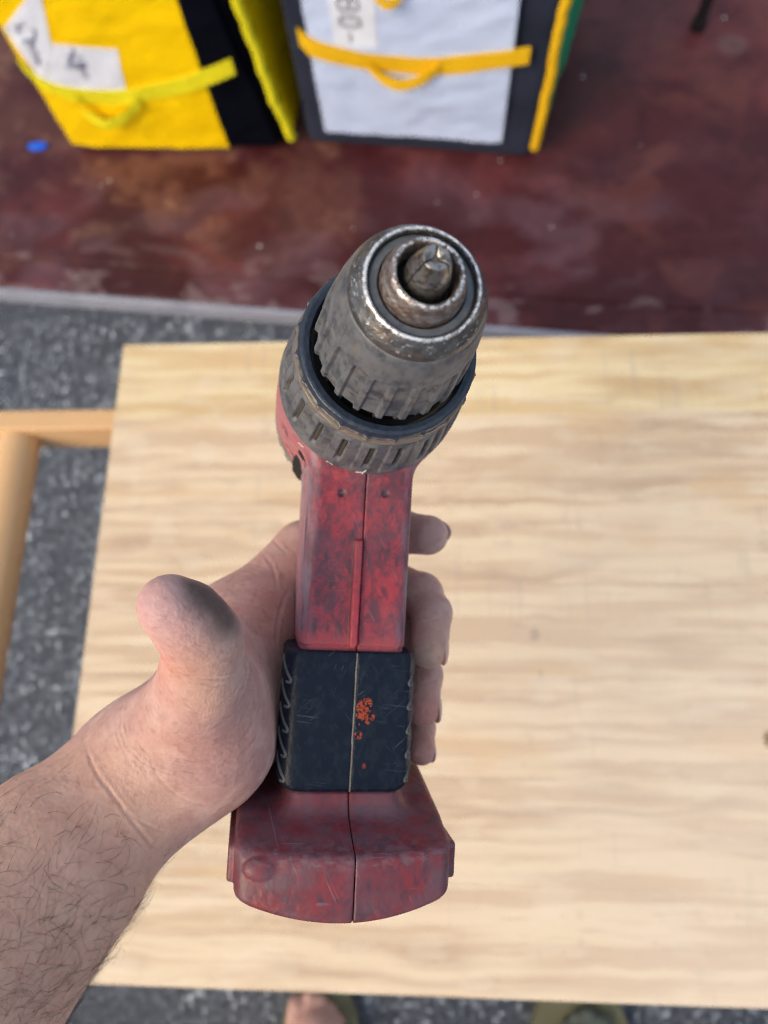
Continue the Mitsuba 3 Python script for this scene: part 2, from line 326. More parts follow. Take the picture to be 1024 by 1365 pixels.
def grip_fn(p, n, uv):
    x, s, t = tool_handle(p)
    c = mix((0.0020, 0.0062, 0.017), (0.0042, 0.0105, 0.026), fbm(x * 0.2, s * 0.2, t * 0.2, 3))
    def scr(a, f, seed, th):
        ca, sa = math.cos(a), math.sin(a); q, w = x * ca + s * sa, s * ca - x * sa
        return smoothstep(th, th + 0.05, noise(q * 0.10, w * 3.2, seed)) * smoothstep(0.5, 0.72, noise(x * f, s * f, seed + 1))
    sc = scr(0.1, 0.11, 3, 0.86) + scr(0.9, 0.13, 13, 0.88) + scr(-0.7, 0.12, 23, 0.88) + scr(1.9, 0.12, 33, 0.9)
    c = mix(c, (0.07, 0.09, 0.12), 0.6 * dr.clip(sc, 0, 1))
    haze_ = fbm(x * 0.5, s * 0.35, 4, 3)
    c = mix(c, (0.013, 0.021, 0.036), 0.5 * smoothstep(0.45, 0.75, haze_))
    blob = smoothstep(1.15, 0.65, dr.sqrt(dr.square((x - 4.4) / 3.7) + dr.square((s - 89.0) / 5.6)))      # orange paint flecks
    fl = smoothstep(0.47, 0.55, fbm(x * 0.95, s * 0.8, 31, 4) + .10 * (blob - 1)) * smoothstep(0, .3, blob) * smoothstep(0.36, 0.48, fbm(x * 2.2, s * 2.2, 77, 3))
    b2 = smoothstep(1.0, 0.5, dr.sqrt(dr.square((x - 2.2) / 2.2) + dr.square((s - 97.5) / 1.8))) * smoothstep(0.46, 0.54, fbm(x * 1.0, s * 1.0, 51, 3))
    b3 = smoothstep(1.0, 0.4, dr.sqrt(dr.square((x - 5.0) / 1.0) + dr.square((s - 109.0) / 1.4))) * 0.5
    return mix(c, (0.40, 0.065, 0.022), 0.9 * dr.clip(fl + b2 + b3, 0, 1))
bsdf('grip_rubber', grip_fn, rough=lambda p, n, uv: 0.30 + 0.25 * fbm(p.x * 200, p.y * 200, p.z * 200, 3), spec=0.25,
     bump=lambda p, n, uv: fbm(p.x * 900, p.y * 900, p.z * 900, 2) + fbm(p.x * 120, p.y * 120, p.z * 120, 2), scale=0.0001, eps=2e-4)
bsdf('grip_edge', (0.085, 0.09, 0.095), rough=0.55)
bsdf('seam_dust', lambda p, n, uv: mix((0.12, 0.10, 0.09), (0.26, 0.24, 0.22), fbm(p.x * 300, p.y * 300, p.z * 300, 2)), rough=0.8)
def dusty_fn(p, n, uv):
    x, y, z = tool(p)
    a = fbm(x * 0.16, y * 0.16, z * 0.16, 4); b = fbm(x * 0.9, y * 0.9, z * 0.25, 3)
    c = mix((0.048, 0.056, 0.074), (0.125, 0.132, 0.150), smoothstep(0.25, 0.72, a * 0.7 + b * 0.35))
    c = mix(c, (0.034, 0.038, 0.052), 0.6 * smoothstep(0.60, 0.76, fbm(x * 0.22 + 9, y * 0.22, z * 0.22, 4)))
    c = mix(c, (0.16, 0.145, 0.125), 0.40 * smoothstep(0.55, 0.75, fbm(x * 0.25 + 30, y * 0.25, z * 0.2, 3)))
    return c
bsdf('dusty_plastic', dusty_fn, rough=0.48, spec=0.5, bump=lambda p, n, uv: fbm(p.x * 700, p.y * 700, p.z * 700, 3), scale=0.00022, eps=2e-4)
bsdf('dirt_brown', lambda p, n, uv: mix((0.030, 0.024, 0.020), (0.075, 0.062, 0.050), fbm(p.x * 700, p.y * 700, p.z * 700, 3)), rough=0.9)
def navy_fn(p, n, uv):
    x, y, z = tool(p)
    c = mix((0.012, 0.020, 0.038), (0.030, 0.045, 0.075), fbm(x * 0.5, y * 0.5, z * 0.5, 3))
    return mix(c, (0.20, 0.17, 0.14), smoothstep(-53.0, -55.2, z + 1.5 * noise(x * 0.6, y * 0.6)) * 0.75)
bsdf('navy_plastic', navy_fn, rough=0.38, spec=0.5, bump=lambda p, n, uv: fbm(p.x * 700, p.y * 700, p.z * 700, 3), scale=0.0003, eps=2e-4)
def steel_fn(p, n, uv):
    x, y, z = tool(p)
    a = fbm(x * 0.3, y * 0.3, z * 0.3, 4); b = fbm(x * 1.6, y * 1.6, z * 1.6, 3)
    c = mix((0.20, 0.205, 0.215), (0.105, 0.105, 0.11), smoothstep(0.3, 0.7, a))
    c = mix(c, (0.20, 0.15, 0.115), 0.55 * smoothstep(0.52, 0.72, fbm(x * 0.2 + 7, y * 0.2, z * 0.4, 3)))
    rim = smoothstep(-0.85, -0.30, z + 1.5 * (b - 0.5) - 0.8 * (a - 0.5)) * (0.45 + 0.55 * smoothstep(0.62, 0.40, fbm(x * 0.8, y * 0.8, 3, 4)))
    chips = smoothstep(0.66, 0.72, fbm(x * 0.9, y * 0.9, z * 1.4, 3)) * smoothstep(-6.6, -5.0, z)
    return mix(c, (0.92, 0.92, 0.95), dr.clip(rim + 0.5 * chips, 0, 1))
bsdf('worn_steel', steel_fn, rough=lambda p, n, uv: 0.26 + 0.22 * fbm(p.x * 500, p.y * 500, p.z * 500, 3), metallic=0.75, spec=0.5,
     bump=lambda p, n, uv: fbm(p.x * 900, p.y * 900, p.z * 900, 3), scale=0.00018, eps=2e-4)
def rusty_fn(p, n, uv):
    x, y, z = tool(p); a = fbm(x * 0.7, y * 0.7, z * 0.7, 4)
    c = mix((0.40, 0.37, 0.36), (0.24, 0.165, 0.14), smoothstep(0.28, 0.68, a))
    bright = smoothstep(5.2, 6.3, z) * smoothstep(0.6, 0.4, fbm(x * 1.3, y * 1.3, z, 2))
    return mix(c, (0.80, 0.80, 0.80), bright)
bsdf('rusty_steel', rusty_fn, rough=lambda p, n, uv: 0.3 + 0.3 * fbm(p.x * 700, p.y * 700, p.z * 700, 3), metallic=0.85,
     bump=lambda p, n, uv: fbm(p.x * 1300, p.y * 1300, p.z * 1300, 3), scale=0.0002, eps=2e-4)
bsdf('dark_steel', lambda p, n, uv: mix((0.10, 0.085, 0.07), (0.24, 0.22, 0.20), fbm(p.x * 600, p.y * 600, p.z * 600, 3)), rough=0.45, metallic=0.7)
bsdf('jaw_steel', lambda p, n, uv: mix((0.36, 0.35, 0.34), (0.15, 0.135, 0.12), smoothstep(0.45, 0.7, fbm(p.x * 900, p.y * 900, p.z * 900, 3))), rough=0.27, metallic=0.9)
bsdf('groove_grey', lambda p, n, uv: mix((0.06, 0.07, 0.085), (0.15, 0.155, 0.165), fbm(p.x * 500, p.y * 500, p.z * 500, 3)), rough=0.45, metallic=0.3)
bsdf('black_void', (0.006, 0.006, 0.006), rough=0.7)
bsdf('white_mark', (0.55, 0.55, 0.53), rough=0.6)
bsdf('cap_grey', lambda p, n, uv: mix((0.13, 0.13, 0.125), (0.22, 0.21, 0.20), fbm(p.x * 200, p.y * 200, p.z * 200, 3)), rough=0.6)

# skin
TIP, IPJ = P(225, 810, .236), P(262, 842, .245)
SMEAR = [(P(285, 800, .237), 0.0105), (P(262, 785, .236), 0.008), (P(305, 830, .241), 0.008)]
WRIST, ELB = P(170, 1055, .28), P(-200, 1425, .2)
def skin_fn(p, n, uv):
    a = fbm(p.x * 45, p.y * 45, p.z * 45, 3); b = fbm(p.x * 160, p.y * 160, p.z * 160, 3); c3 = noise(p.x * 900, p.y * 900, p.z * 900)
    c = mix((0.56, 0.355, 0.315), (0.455, 0.25, 0.220), a)
    c = mix(c, (0.59, 0.40, 0.355), 0.6 * smoothstep(0.45, 0.7, b))
    ax = (ELB - WRIST); L = float(np.linalg.norm(ax)); ax = ax / L
    s = (p.x - WRIST[0]) * float(ax[0]) + (p.y - WRIST[1]) * float(ax[1]) + (p.z - WRIST[2]) * float(ax[2])
    arm = smoothstep(-0.004, 0.012, s + 0.006 * (b - 0.5))
    c = mix(c, mix((0.58, 0.325, 0.235), (0.66, 0.41, 0.315), b), 0.85 * arm)
    # red pads and knuckles
    def blob(q, r):
        return dr.exp(-(dr.square(p.x - float(q[0])) + dr.square(p.y - float(q[1])) + dr.square(p.z - float(q[2]))) / (r * r))
    red = blob(P(240, 870, .245), .012) * .8 + blob(P(375, 760, .325), .018) * .3 + blob(P(570, 950, .312), .009) * .8 + blob(P(300, 990, .262), .018) * .35 + blob(P(562, 1008, .316), .007) * .6 + blob(P(340, 840, .31), .02) * .5 + blob(P(575, 835, .31), .010) * .5
    c = mix(c, (0.54, 0.155, 0.115), 0.65 * dr.clip(red, 0, 1))
    pale = blob(P(575, 875, .306), .009) + blob(P(270, 900, .243), .014) * .6
    c = mix(c, (0.52, 0.36, 0.26), 0.6 * dr.clip(pale, 0, 1))
    tip = blob(P(205, 815, .226), .013)
    c = mix(c, (0.58, 0.33, 0.36), 0.55 * tip)
    # grease smeared on the thumb
    d = sum(blob(q, r) for q, r in SMEAR)
    d = smoothstep(0.25, 1.75, d + 0.55 * (fbm(p.x * 220, p.y * 220, p.z * 220, 3) - 0.5))
    c = mix(c, (0.055, 0.052, 0.05), 0.85 * d)
    grub = smoothstep(0.62, 0.74, fbm(p.x * 110 + 4, p.y * 110, p.z * 110, 4)) * (1 - arm)
    c = mix(c, (0.30, 0.17, 0.13), 0.12 * grub)
    fleck = smoothstep(0.60, 0.78, fbm(p.x * 420, p.y * 420, p.z * 420, 2))
    return mix(c, c * mi.Color3f(0.93, 0.86, 0.85), fleck) * (0.94 + 0.12 * c3)
TB = P(268, 880, .25)
def skin_bump(p, n, uv):
    r = dr.sqrt(dr.square(p.x - float(TB[0])) + dr.square(p.y - float(TB[1])) + dr.square(p.z - float(TB[2])))
    wv = fbm(p.x * 70, p.y * 70, p.z * 70, 3)
    ln = smoothstep(0.55, 1.0, dr.abs(dr.sin(r * 1500 + wv * 9))) * smoothstep(0.010, 0.018, r) * smoothstep(0.060, 0.035, r) * smoothstep(0.42, 0.62, fbm(p.x * 120 + 5, p.y * 120, p.z * 120, 2))
    return fbm(p.x * 1100, p.y * 1100, p.z * 1100, 3) * 0.9 + 0.8 * fbm(p.x * 330, p.y * 330, p.z * 330, 2) - 0.55 * ln
bsdf('skin', skin_fn, rough=lambda p, n, uv: 0.42 + 0.2 * fbm(p.x * 300, p.y * 300, p.z * 300, 2), spec=0.4, flatness=0.4,
     bump=skin_bump, scale=0.00031, eps=1.5e-4)
bsdf('nail', (0.55, 0.36, 0.31), rough=0.3, spec=0.5)
bsdf('hair', (0.028, 0.018, 0.014), rough=0.5)

# ------------------------------------------------------------------ the setting
def sheet(x0, x1, y0, y1, z, fn=None, n=2):
    g = np.stack(np.meshgrid(np.linspace(x0, x1, n), np.linspace(y0, y1, n), indexing='ij'), -1).reshape(-1, 2)
    i, j = np.meshgrid(np.arange(n - 1), np.arange(n - 1), indexing='ij'); a = (i * n + j).ravel()
    return trimesh.Trimesh(np.c_[g, np.full(len(g), z)], np.vstack([np.c_[a, a + n, a + n + 1], np.c_[a, a + n + 1, a + 1]]), process=False)
k = put('ground', sheet(-30, 30, -30, 30, 0), 'asphalt', False); tag(k, 'grey asphalt ground with pale stone specks', kind='structure')
# aggregate standing proud of the asphalt where the photograph looks at it from near
V, F = [], []
ico = trimesh.creation.icosphere(0)
def scatter(regions, count, r0, r1, z, flat, seed):
    R = np.random.default_rng(seed); V, F = [], []; m = 0
    for (x0, x1, y0, y1), c in zip(regions, count):
        for _ in range(c):
            r = R.uniform(r0, r1); v = ico.vertices * r * R.uniform(0.7, 1.3, 3) * [1, 1, flat] * R.uniform(.75, 1.2, (12, 1))
            a = R.uniform(0, 6.28); M = np.array([[math.cos(a), -math.sin(a), 0], [math.sin(a), math.cos(a), 0], [0, 0, 1]])
            V.append(v @ M.T + [R.uniform(x0, x1), R.uniform(y0, y1), z + r * flat * 0.2]); F.append(ico.faces + m); m += 12
    return trimesh.Trimesh(np.vstack(V), np.vstack(F), process=False)
k = put('asphalt_stones', scatter([(-.85, -.40, -.1, .72), (-.40, .25, .45, .69), (-.35, .5, -.42, -.25)], [5200, 1600, 1700], .0018, .0042, 0, .5, 3), 'grit', False)
tag(k, 'small grey and pale stones set in the asphalt', 'gravel', kind='stuff')
# raised floor behind, its edge runs slightly askew
DE = np.array([0.9937, -0.1117]); DNm = np.array([0.1117, 0.9937]); DZ = 0.032; D0 = at(400, 415, DZ)[:2]
def deck(u, v, z): q = D0 + DE * u + DNm * v; return [q[0], q[1], z]
def prism(u0, u1, v0, v1, z0, z1, r=0.004):
    m = obox((u0, v0, z0), (u1, v1, z1), r); m.vertices = np.array([deck(*v[:2], v[2]) for v in m.vertices]); return m
k = put('floor', prism(-6, 6, .0635, 9, -.05, DZ), 'deck_paint', 30); tag(k, 'worn dark red painted floor raised above the asphalt', kind='structure')
k = put('floor_edge', prism(-6, 6, .004, .062, -.05, DZ + .0015), 'deck_paint', 30); tag(k, 'dark red border strip along the front of the raised floor', kind='structure')
k = put('kerb', prism(-6, 6, -.008, .0035, -.05, DZ - .001, .003), 'edge_concrete', 30); tag(k, 'pale grey concrete face along the front of the raised floor', kind='structure')
k = put('white_grit', scatter([(-.8, .7, .72, 1.4), (-.75, .1, .5, .72)], [20, 6], .0012, .0030, DZ + .002, .7, 11), 'crumb', False)
tag(k, 'tiny white crumbs scattered over the red floor', 'grit', kind='stuff')

# ------------------------------------------------------------------ table
YB = [-.1985, -.115, -.030, .056, .142, .226, .312, .4035]
for a, b in zip(YB[:-1], YB[1:]):
    k = put('wooden_table__board', obox((-.330, a + .00003, .430), (.62, b - .00003, .450), .0005), 'wood_top', 30)
tag('wooden_table', 'low pale wooden table of glued boards beneath the drill and hand', 'table')
for y in (-.165, .37): put('wooden_table__apron', obox((-.27, y - .01, .37), (.56, y + .01, .4295), .002), 'wood_rail', 30)
for x in (-.255, .545): put('wooden_table__apron', obox((x - .01, -.154, .37), (x + .01, .359, .4295), .002), 'wood_rail', 30)
for x in (-.225, .515):
    for y in (-.13, .335): put('wooden_table__leg', obox((x - .019, y - .019, .0), (x + .019, y + .019, .4295), .003), 'wood_rail', 30)

# frame sticking out on the table's left
tag('wooden_stool_frame', 'pale wooden stool frame with a rounded side rail left of the table', 'stool')
put('wooden_stool_frame__back_rail', obox((-.508, .3365, .322), (-.10, .3615, .38), .003, 2), 'wood_rail', 30)
put('wooden_stool_frame__side_rail', tube([(-.487, .3362, .353), (-.487, -.15, .353)], .0235, 32), 'wood_rail', 40)
put('wooden_stool_frame__side_rail', tube([(-.125, .3362, .353), (-.125, -.15, .353)], .0235, 32), 'wood_rail', 40)
put('wooden_stool_frame__front_rail', obox((-.508, -.176, .322), (-.10, -.151, .38), .003, 2), 'wood_rail', 30)
for x, y in ((-.125, .349), (-.487, -.1635), (-.125, -.1635)): put('wooden_stool_frame__leg', obox((x - .014, y - .011, 0), (x + .014, y + .011, .3215), .003), 'wood_rail', 30)

# ------------------------------------------------------------------ bags
def bag(o, yaw, W, D, H, wob, seed, flare=0.0, lean=0.0):
    """returns fn(u across, v up, out) on the front face with a soft bulge, and one for the right side"""
    c, s = math.cos(yaw), math.sin(yaw); ex, en = np.array([c, s, 0]), np.array([s, -c, 0])
    o = np.array(o, float)
    def bul(u, v, w, h):
        return wob * (np.sin(np.pi * np.clip(u / w, 0, 1)) * np.sin(np.pi * np.clip(v / h, 0, 1))) ** .5 if False else wob * np.sin(np.pi * np.clip(u / w, 0, 1)) * np.sin(np.pi * np.clip(v / h, 0.02, .98))
    def wr(u, v): return .011 * (meshkit.fbm(np.stack([u * 9 + v * 3, v * 8, u * 0], -1), 3, seed) - .5) + .005 * (meshkit.fbm(np.stack([u * 30, v * 60, u * 0], -1), 2, seed + 5) - .5)
    def front(u, v, out): u, v = np.broadcast_arrays(u, v); q = out + bul(u, v, W, H) + wr(u, v); return o + u[..., None] * ex + q[..., None] * en + v[..., None] * [0, 0, 1.]
    def side(u, v, out): u, v = np.broadcast_arrays(u, v); q = out + bul(u, v, D, H) + wr(u + 3, v) + flare * u + lean * v; return o + W * ex - u[..., None] * en + q[..., None] * ex + v[..., None] * [0, 0, 1.]
    return front, side, o, ex, en
def slab(fn, corners, thick, base, n=(24, 24)):
    """a cloth piece: quadrilateral in (u, v) corners (4x2, ccw), laid at height base .. base+thick over the face fn"""
    c = np.asarray(corners, float); a, b = np.meshgrid(np.linspace(0, 1, n[0]), np.linspace(0, 1, n[1]), indexing='ij')
    q = (1 - a)[..., None] * (1 - b)[..., None] * c[0] + a[..., None] * (1 - b)[..., None] * c[1] + a[..., None] * b[..., None] * c[2] + (1 - a)[..., None] * b[..., None] * c[3]
    top, bot = fn(q[..., 0], q[..., 1], base + thick).reshape(-1, 3), fn(q[..., 0], q[..., 1], base).reshape(-1, 3)
    N = n[0] * n[1]; i, j = np.meshgrid(np.arange(n[0] - 1), np.arange(n[1] - 1), indexing='ij'); k = (i * n[1] + j).ravel()
    F = np.vstack([np.c_[k, k + n[1], k + n[1] + 1], np.c_[k, k + n[1] + 1, k + 1]])
    rim = list(range(0, N, n[1])) + list(range(N - n[1] + 1, N)) + list(range(N - n[1] - 1, 0, -n[1])) + list(range(n[1] - 1, 0, -1))
    rim = [r for t, r in enumerate(rim) if t == 0 or r != rim[t - 1]]
    R = [[rim[t], rim[(t + 1) % len(rim)]] for t in range(len(rim))]
    S = [[x + N, y + N, y] for x, y in R] + [[x + N, y, x] for x, y in R]
    m = trimesh.Trimesh(np.vstack([top, bot]), np.vstack([F, F[:, ::-1] + N, S]), process=False)
    m.fix_normals(); return m
def body(o, ex, en, W, D, H, r=.03, flare=0.0, lean=0.0):
    m = rbox((W, D, H), r, 3).subdivide().subdivide(); v = np.asarray(m.vertices); v[:, 0] += (v[:, 0] / W + .5) * (flare * (v[:, 1] + D / 2) + lean * (v[:, 2] + H / 2)); m.vertices = v; M = np.stack([ex, -en, [0, 0, 1.]], 1)
    return rot(m, M, o + ex * W / 2 - en * D / 2 + np.array([0, 0, H / 2]))
def band(fn, path, w, thick, base, n=60):
    """webbing along a path of (u, v, out) with its width upright"""
    q = catmull(path, 10); h = w / 2; V = []
    for lift in (0, thick):
        for sgn in (-1, 1):
            V.append(np.array([fn(np.array(a), np.array(b + sgn * h), base + c + lift) for a, b, c in q]))
    V = np.stack(V, 1); m = len(q); F = []       # 0 low-in, 1 up-in, 2 low-out, 3 up-out
    for i in range(m - 1):
        for a, b in ((0, 1), (1, 3), (3, 2), (2, 0)):
            F += [[i * 4 + a, i * 4 + b, i * 4 + 4 + b], [i * 4 + a, i * 4 + 4 + b, i * 4 + 4 + a]]
    F += [[0, 2, 3], [0, 3, 1], [m * 4 - 4, m * 4 - 3, m * 4 - 1], [m * 4 - 4, m * 4 - 1, m * 4 - 2]]
    t = trimesh.Trimesh(V.reshape(-1, 3), F, process=False); t.fix_normals(); return t
def face_uv(o, ex, en, px, py, out=.004):
    """where on the bag's front plane a measured direction meets it: (u, v)"""
    v = RC @ np.array([(px - CX) / FPX, (py - CY) / FPX, 1.0]); q = o + en * out
    w = EYE + v * (((q - EYE) @ en) / (v @ en)); return float((w - o) @ ex), float(w[2] - o[2])
def strokes(fn, lines, w, thick, base):
    ms = []
    for l in lines:
        q = catmull(l, 6) if len(l) > 2 else np.linspace(l[0], l[1], 5)
        t = np.gradient(q, axis=0); t /= np.linalg.norm(t, axis=1, keepdims=True) + 1e-9; nn = np.c_[-t[:, 1], t[:, 0]] * w / 2
        for i in range(len(q) - 1):
            ms.append(slab(fn, [q[i] - nn[i], q[i + 1] - nn[i + 1], q[i + 1] + nn[i + 1], q[i] + nn[i]], thick, base, (2, 2)))
    return trimesh.util.concatenate(ms)

# yellow bag
W1, D1, H1 = .425, .34, .46
f1, s1, o1, ex1, en1 = bag((-.681, 1.067, DZ), math.radians(-3.2), W1, D1, H1, .010, 21, 0.02, -.13)
uv1 = lambda x, y: face_uv(o1, ex1, en1, x, y)
tag('yellow_bag', 'yellow delivery bag with black corner panel and white paper labels on the red floor', 'bag')
put('yellow_bag__body', body(o1, ex1, en1, W1, D1, H1, .032, .02, -.13), 'black_cloth', 40)
XB = uv1(308, 200)[0]
put('yellow_bag__front_panel', slab(f1, [(.012, .013), (XB - .001, .010), (XB - .001, H1 - .02), (.012, H1 - .02)], .003, .0035, (40, 50)), 'yellow_cloth', 30)
put('yellow_bag__corner_panel', slab(f1, [(XB + .0005, .012), (W1 - .022, .014), (W1 - .022 - .13 * H1, H1 - .02), (XB + .0005, H1 - .02)], .0024, .0035, (14, 50)), 'black_cloth', 30)
put('yellow_bag__side_panel', slab(s1, [(.03, .02), (D1 - .03, .02), (D1 - .03, H1 - .02), (.03, H1 - .02)], .003, .0035, (30, 40)), 'yellow_cloth', 30)
q = [s1(np.array(.008), np.array(v), .006) for v in np.linspace(.022, H1 - .02, 30)]
put('yellow_bag__binding', tube(np.array(q) + rng.normal(0, .0012, (30, 3)), .009, 10), 'lime_webbing', 50)
a, b = uv1(75, 118), uv1(308, 86)
pts = [uv1(28, 82), uv1(62, 108), uv1(105, 120), uv1(160, 123), uv1(205, 114), uv1(260, 100), uv1(312, 82)]
put('yellow_bag__strap', band(f1, [(*p_, .0) for p_ in pts], .030, .0022, .0078), 'lime_webbing', 30)
hp = [uv1(104, 122), uv1(118, 138), uv1(146, 148), uv1(172, 140), uv1(188, 124)]
put('yellow_bag__handle', band(f1, [(*p_, c) for p_, c in zip(hp, (.002, .009, .014, .010, .002))], .020, .003, .0105), 'lime_webbing', 30)
put('yellow_bag__side_vent', slab(s1, [(.13, .33), (.16, .33), (.155, .39), (.135, .39)], .001, .0072, (4, 4)), 'black_cloth', False)
lab = [uv1(62, 110), uv1(171, 120), uv1(158, 57), uv1(70, 51)]
put('yellow_bag__label', slab(f1, lab, .0006, .0072, (12, 8)), 'paper', 30)
lab2 = [uv1(6, 34), uv1(61, 109.5), uv1(69.5, 51), uv1(50, -40)]
k = put('yellow_bag__label', slab(f1, [lab2[0], lab2[1], lab2[2], uv1(52, -30)], .0006, .0072, (12, 12)), 'paper', 30)
labels['yellow_bag__label'] = {'label': 'white paper label with a handwritten note in dark ink'}
S = lambda L: [[uv1(x / 5.12, y / 5.12) for x, y in l] for l in L]
put('yellow_bag__handwriting', strokes(f1, S([[(450, 348), (500, 342), (575, 352)], [(512, 285), (505, 350), (480, 388), (588, 390)], [(455, 412), (520, 418), (590, 432)], [(585, 385), (592, 410), (545, 428)], [(545, 400), (580, 455), (606, 500)]]), .0042, .0004, .0079), 'ink', False)
put('yellow_bag__handwriting', strokes(f1, S([[(175, 135), (130, 150), (128, 190), (165, 200)], [(165, 262), (200, 240), (245, 248)], [(225, 165), (250, 190), (235, 250), (215, 280)], [(200, 290), (240, 300), (260, 340)], [(215, 340), (260, 350), (275, 385)], [(235, 375), (270, 390), (262, 410)]]), .0045, .0004, .0079), 'ink', False)

# white bag
W2, D2, H2 = .405, .36, .46
f2, s2, o2, ex2, en2 = bag((-.225, 1.0565, DZ), math.radians(-7.4), W2, D2, H2, .008, 31, .17, .035)
uv2 = lambda x, y: face_uv(o2, ex2, en2, x, y)
tag('white_bag', 'white fronted delivery bag with dark grey edges and a green side', 'bag')
put('white_bag__body', body(o2, ex2, en2, W2, D2, H2, .013, .17, .035), 'dark_cloth', 40)
xl, xr = uv2(436, 185)[0], uv2(668, 195)[0]
put('white_bag__front_panel', slab(f2, [(xl, uv2(436, 180)[1] + .012), (xr, uv2(668, 196)[1] + .014), (xr + .004, H2 - .02), (xl - .004, H2 - .02)], .003, .0025, (40, 50)), 'white_cloth', 30)
put('white_bag__side_panel', slab(s2, [(.022, .02), (D2 - .02, .02), (D2 - .02, H2 - .02), (.022, H2 - .02)], .003, .0035, (30, 40)), 'green_cloth', 30)
put('white_bag__binding', tube([s2(np.array(.008), np.array(v), .004) for v in np.linspace(.02, H2 - .02, 30)], .0085, 10), 'amber_webbing', 50)
pts = [uv2(398, 46), uv2(420, 60), uv2(470, 72), uv2(530, 80), uv2(585, 82), uv2(640, 78), uv2(707, 68)]
put('white_bag__strap', band(f2, [(*p_, 0) for p_ in pts], .030, .0022, .0066), 'amber_webbing', 30)
hp = [uv2(492, 78), uv2(512, 91), uv2(537, 98), uv2(564, 92), uv2(586, 82)]
put('white_bag__handle', band(f2, [(*p_, c) for p_, c in zip(hp, (.002, .008, .012, .009, .002))], .017, .003, .0095), 'amber_webbing', 30)
hp = [uv2(490, -30), uv2(506, -14), uv2(519, -9), uv2(533, -14), uv2(548, -30)]
put('white_bag__handle', band(f2, [(*p_, c) for p_, c in zip(hp, (.002, .007, .010, .007, .002))], .013, .003, .0095), 'amber_webbing', 30)
put('white_bag__label', slab(f2, [uv2(447, 55), uv2(505, 57), uv2(497, -45), uv2(433, -45)], .0006, .006, (10, 14)), 'paper', 30)
tm = meshkit.text_mesh('380-', .034, .0006)
tv = np.asarray(tm.vertices); c0 = np.array(uv2(455, 50))
uu, vv = c0[0] + tv[:, 1] * 1.0, None
tot = tv[:, 0].max()
uu = c0[0] + .002 + tv[:, 1]; vv = c0[1] + (tot - tv[:, 0]) * .92
tm2 = trimesh.Trimesh(np.array(f2(uu, vv, .0068)) + np.outer(tv[:, 2], en2), tm.faces, process=False)
put('white_bag__lettering', tm2, 'ink_grey', False)

# small things on the floor
cap = revolve(dense([(0.0, .0062), (.0165, .0062), (.0185, .0052), (.019, .0), (.0, .0)][::-1], .002), 72, lambda R, Z, A: R + np.where((R > .017) & (Z < .005), .0006 * np.sign(np.sin(A * 36)), 0))
c0 = at(51, 196, DZ); cap.apply_scale([1, .5, .7]); cap.apply_translation([c0[0], c0[1], DZ + .0005])
put('plastic_tag__plate', cap, 'blue_plastic', 30)
rg = revolve([(.0190, -.003), (.0197, -.003), (.0197, -.0015), (.0190, -.0015)], 48); rg.apply_scale([1, .5, .7]); rg.apply_translation([c0[0], c0[1], DZ + .0029])
put('plastic_tag__rim', rg, 'blue_plastic', 30)
tag('plastic_tag', 'small flat blue plastic oval lying on the red floor left of the yellow bag', 'plastic tag')
c0 = at(930, 37, DZ)
put('metal_post__shaft', tube([(c0[0], c0[1], DZ + .015), (c0[0], c0[1], DZ + .85)], .0105, 20), 'black_metal', 40)
put('metal_post__foot_cap', revolve([(0, .022), (.0125, .022), (.014, .018), (.014, 0), (0, 0)][::-1], 24).apply_translation([c0[0], c0[1], DZ]), 'black_metal', 40)
tag('metal_post', 'thin black metal post standing on the red floor at the upper right', 'post')

# ------------------------------------------------------------------ drill
tag('cordless_drill', 'worn red cordless drill with dusty grey chuck held upright in the hand', 'drill')
def dput(name, mesh, m, smooth=35): return put('cordless_drill__' + name, drill_world(mesh), m, smooth)
def ribs(n, w0, w1, z0, z1, depth, ph=0.0, soft=.10):
    def f(R, Z, A):
        t = ((A + ph) / (2 * np.pi) * n) % 1.0
        g = np.clip((t - w0) / soft, 0, 1) * np.clip((w1 - t) / soft, 0, 1)
        z = np.clip((Z - z0) / 1.5, 0, 1) * np.clip((z1 - Z) / 2.5, 0, 1)
        return R - depth * g * z
    return f
# chuck: shell
prof = [(24.0, -56), (24.0, -50), (25.6, -49.2), (26.3, -47.5), (25.6, -36), (24.5, -26), (23.2, -17), (21.8, -10), (20.9, -7.2), (20.3, -6.8)]
def fl(R, Z, A):
    R = ribs(20, .08, .84, -70, -21, 1.25, .12, .08)(R, Z, A)
    R = R + .12 * (meshkit.noise(np.stack([np.cos(A) * 9, np.sin(A) * 9, Z * .3], -1), 4) - .5) * (R > 22)
    notch = (Z < -46) & (R > 23.5)
    return R - 0 * np.where(notch, 1.0 * ((((A / (2 * np.pi) * 20 + .12 / (2 * np.pi) * 20 + .1) % 1.0) < .24)), 0)
dput('chuck', revolve(dense(prof, .9), 720, fl), 'dusty_plastic', 45)
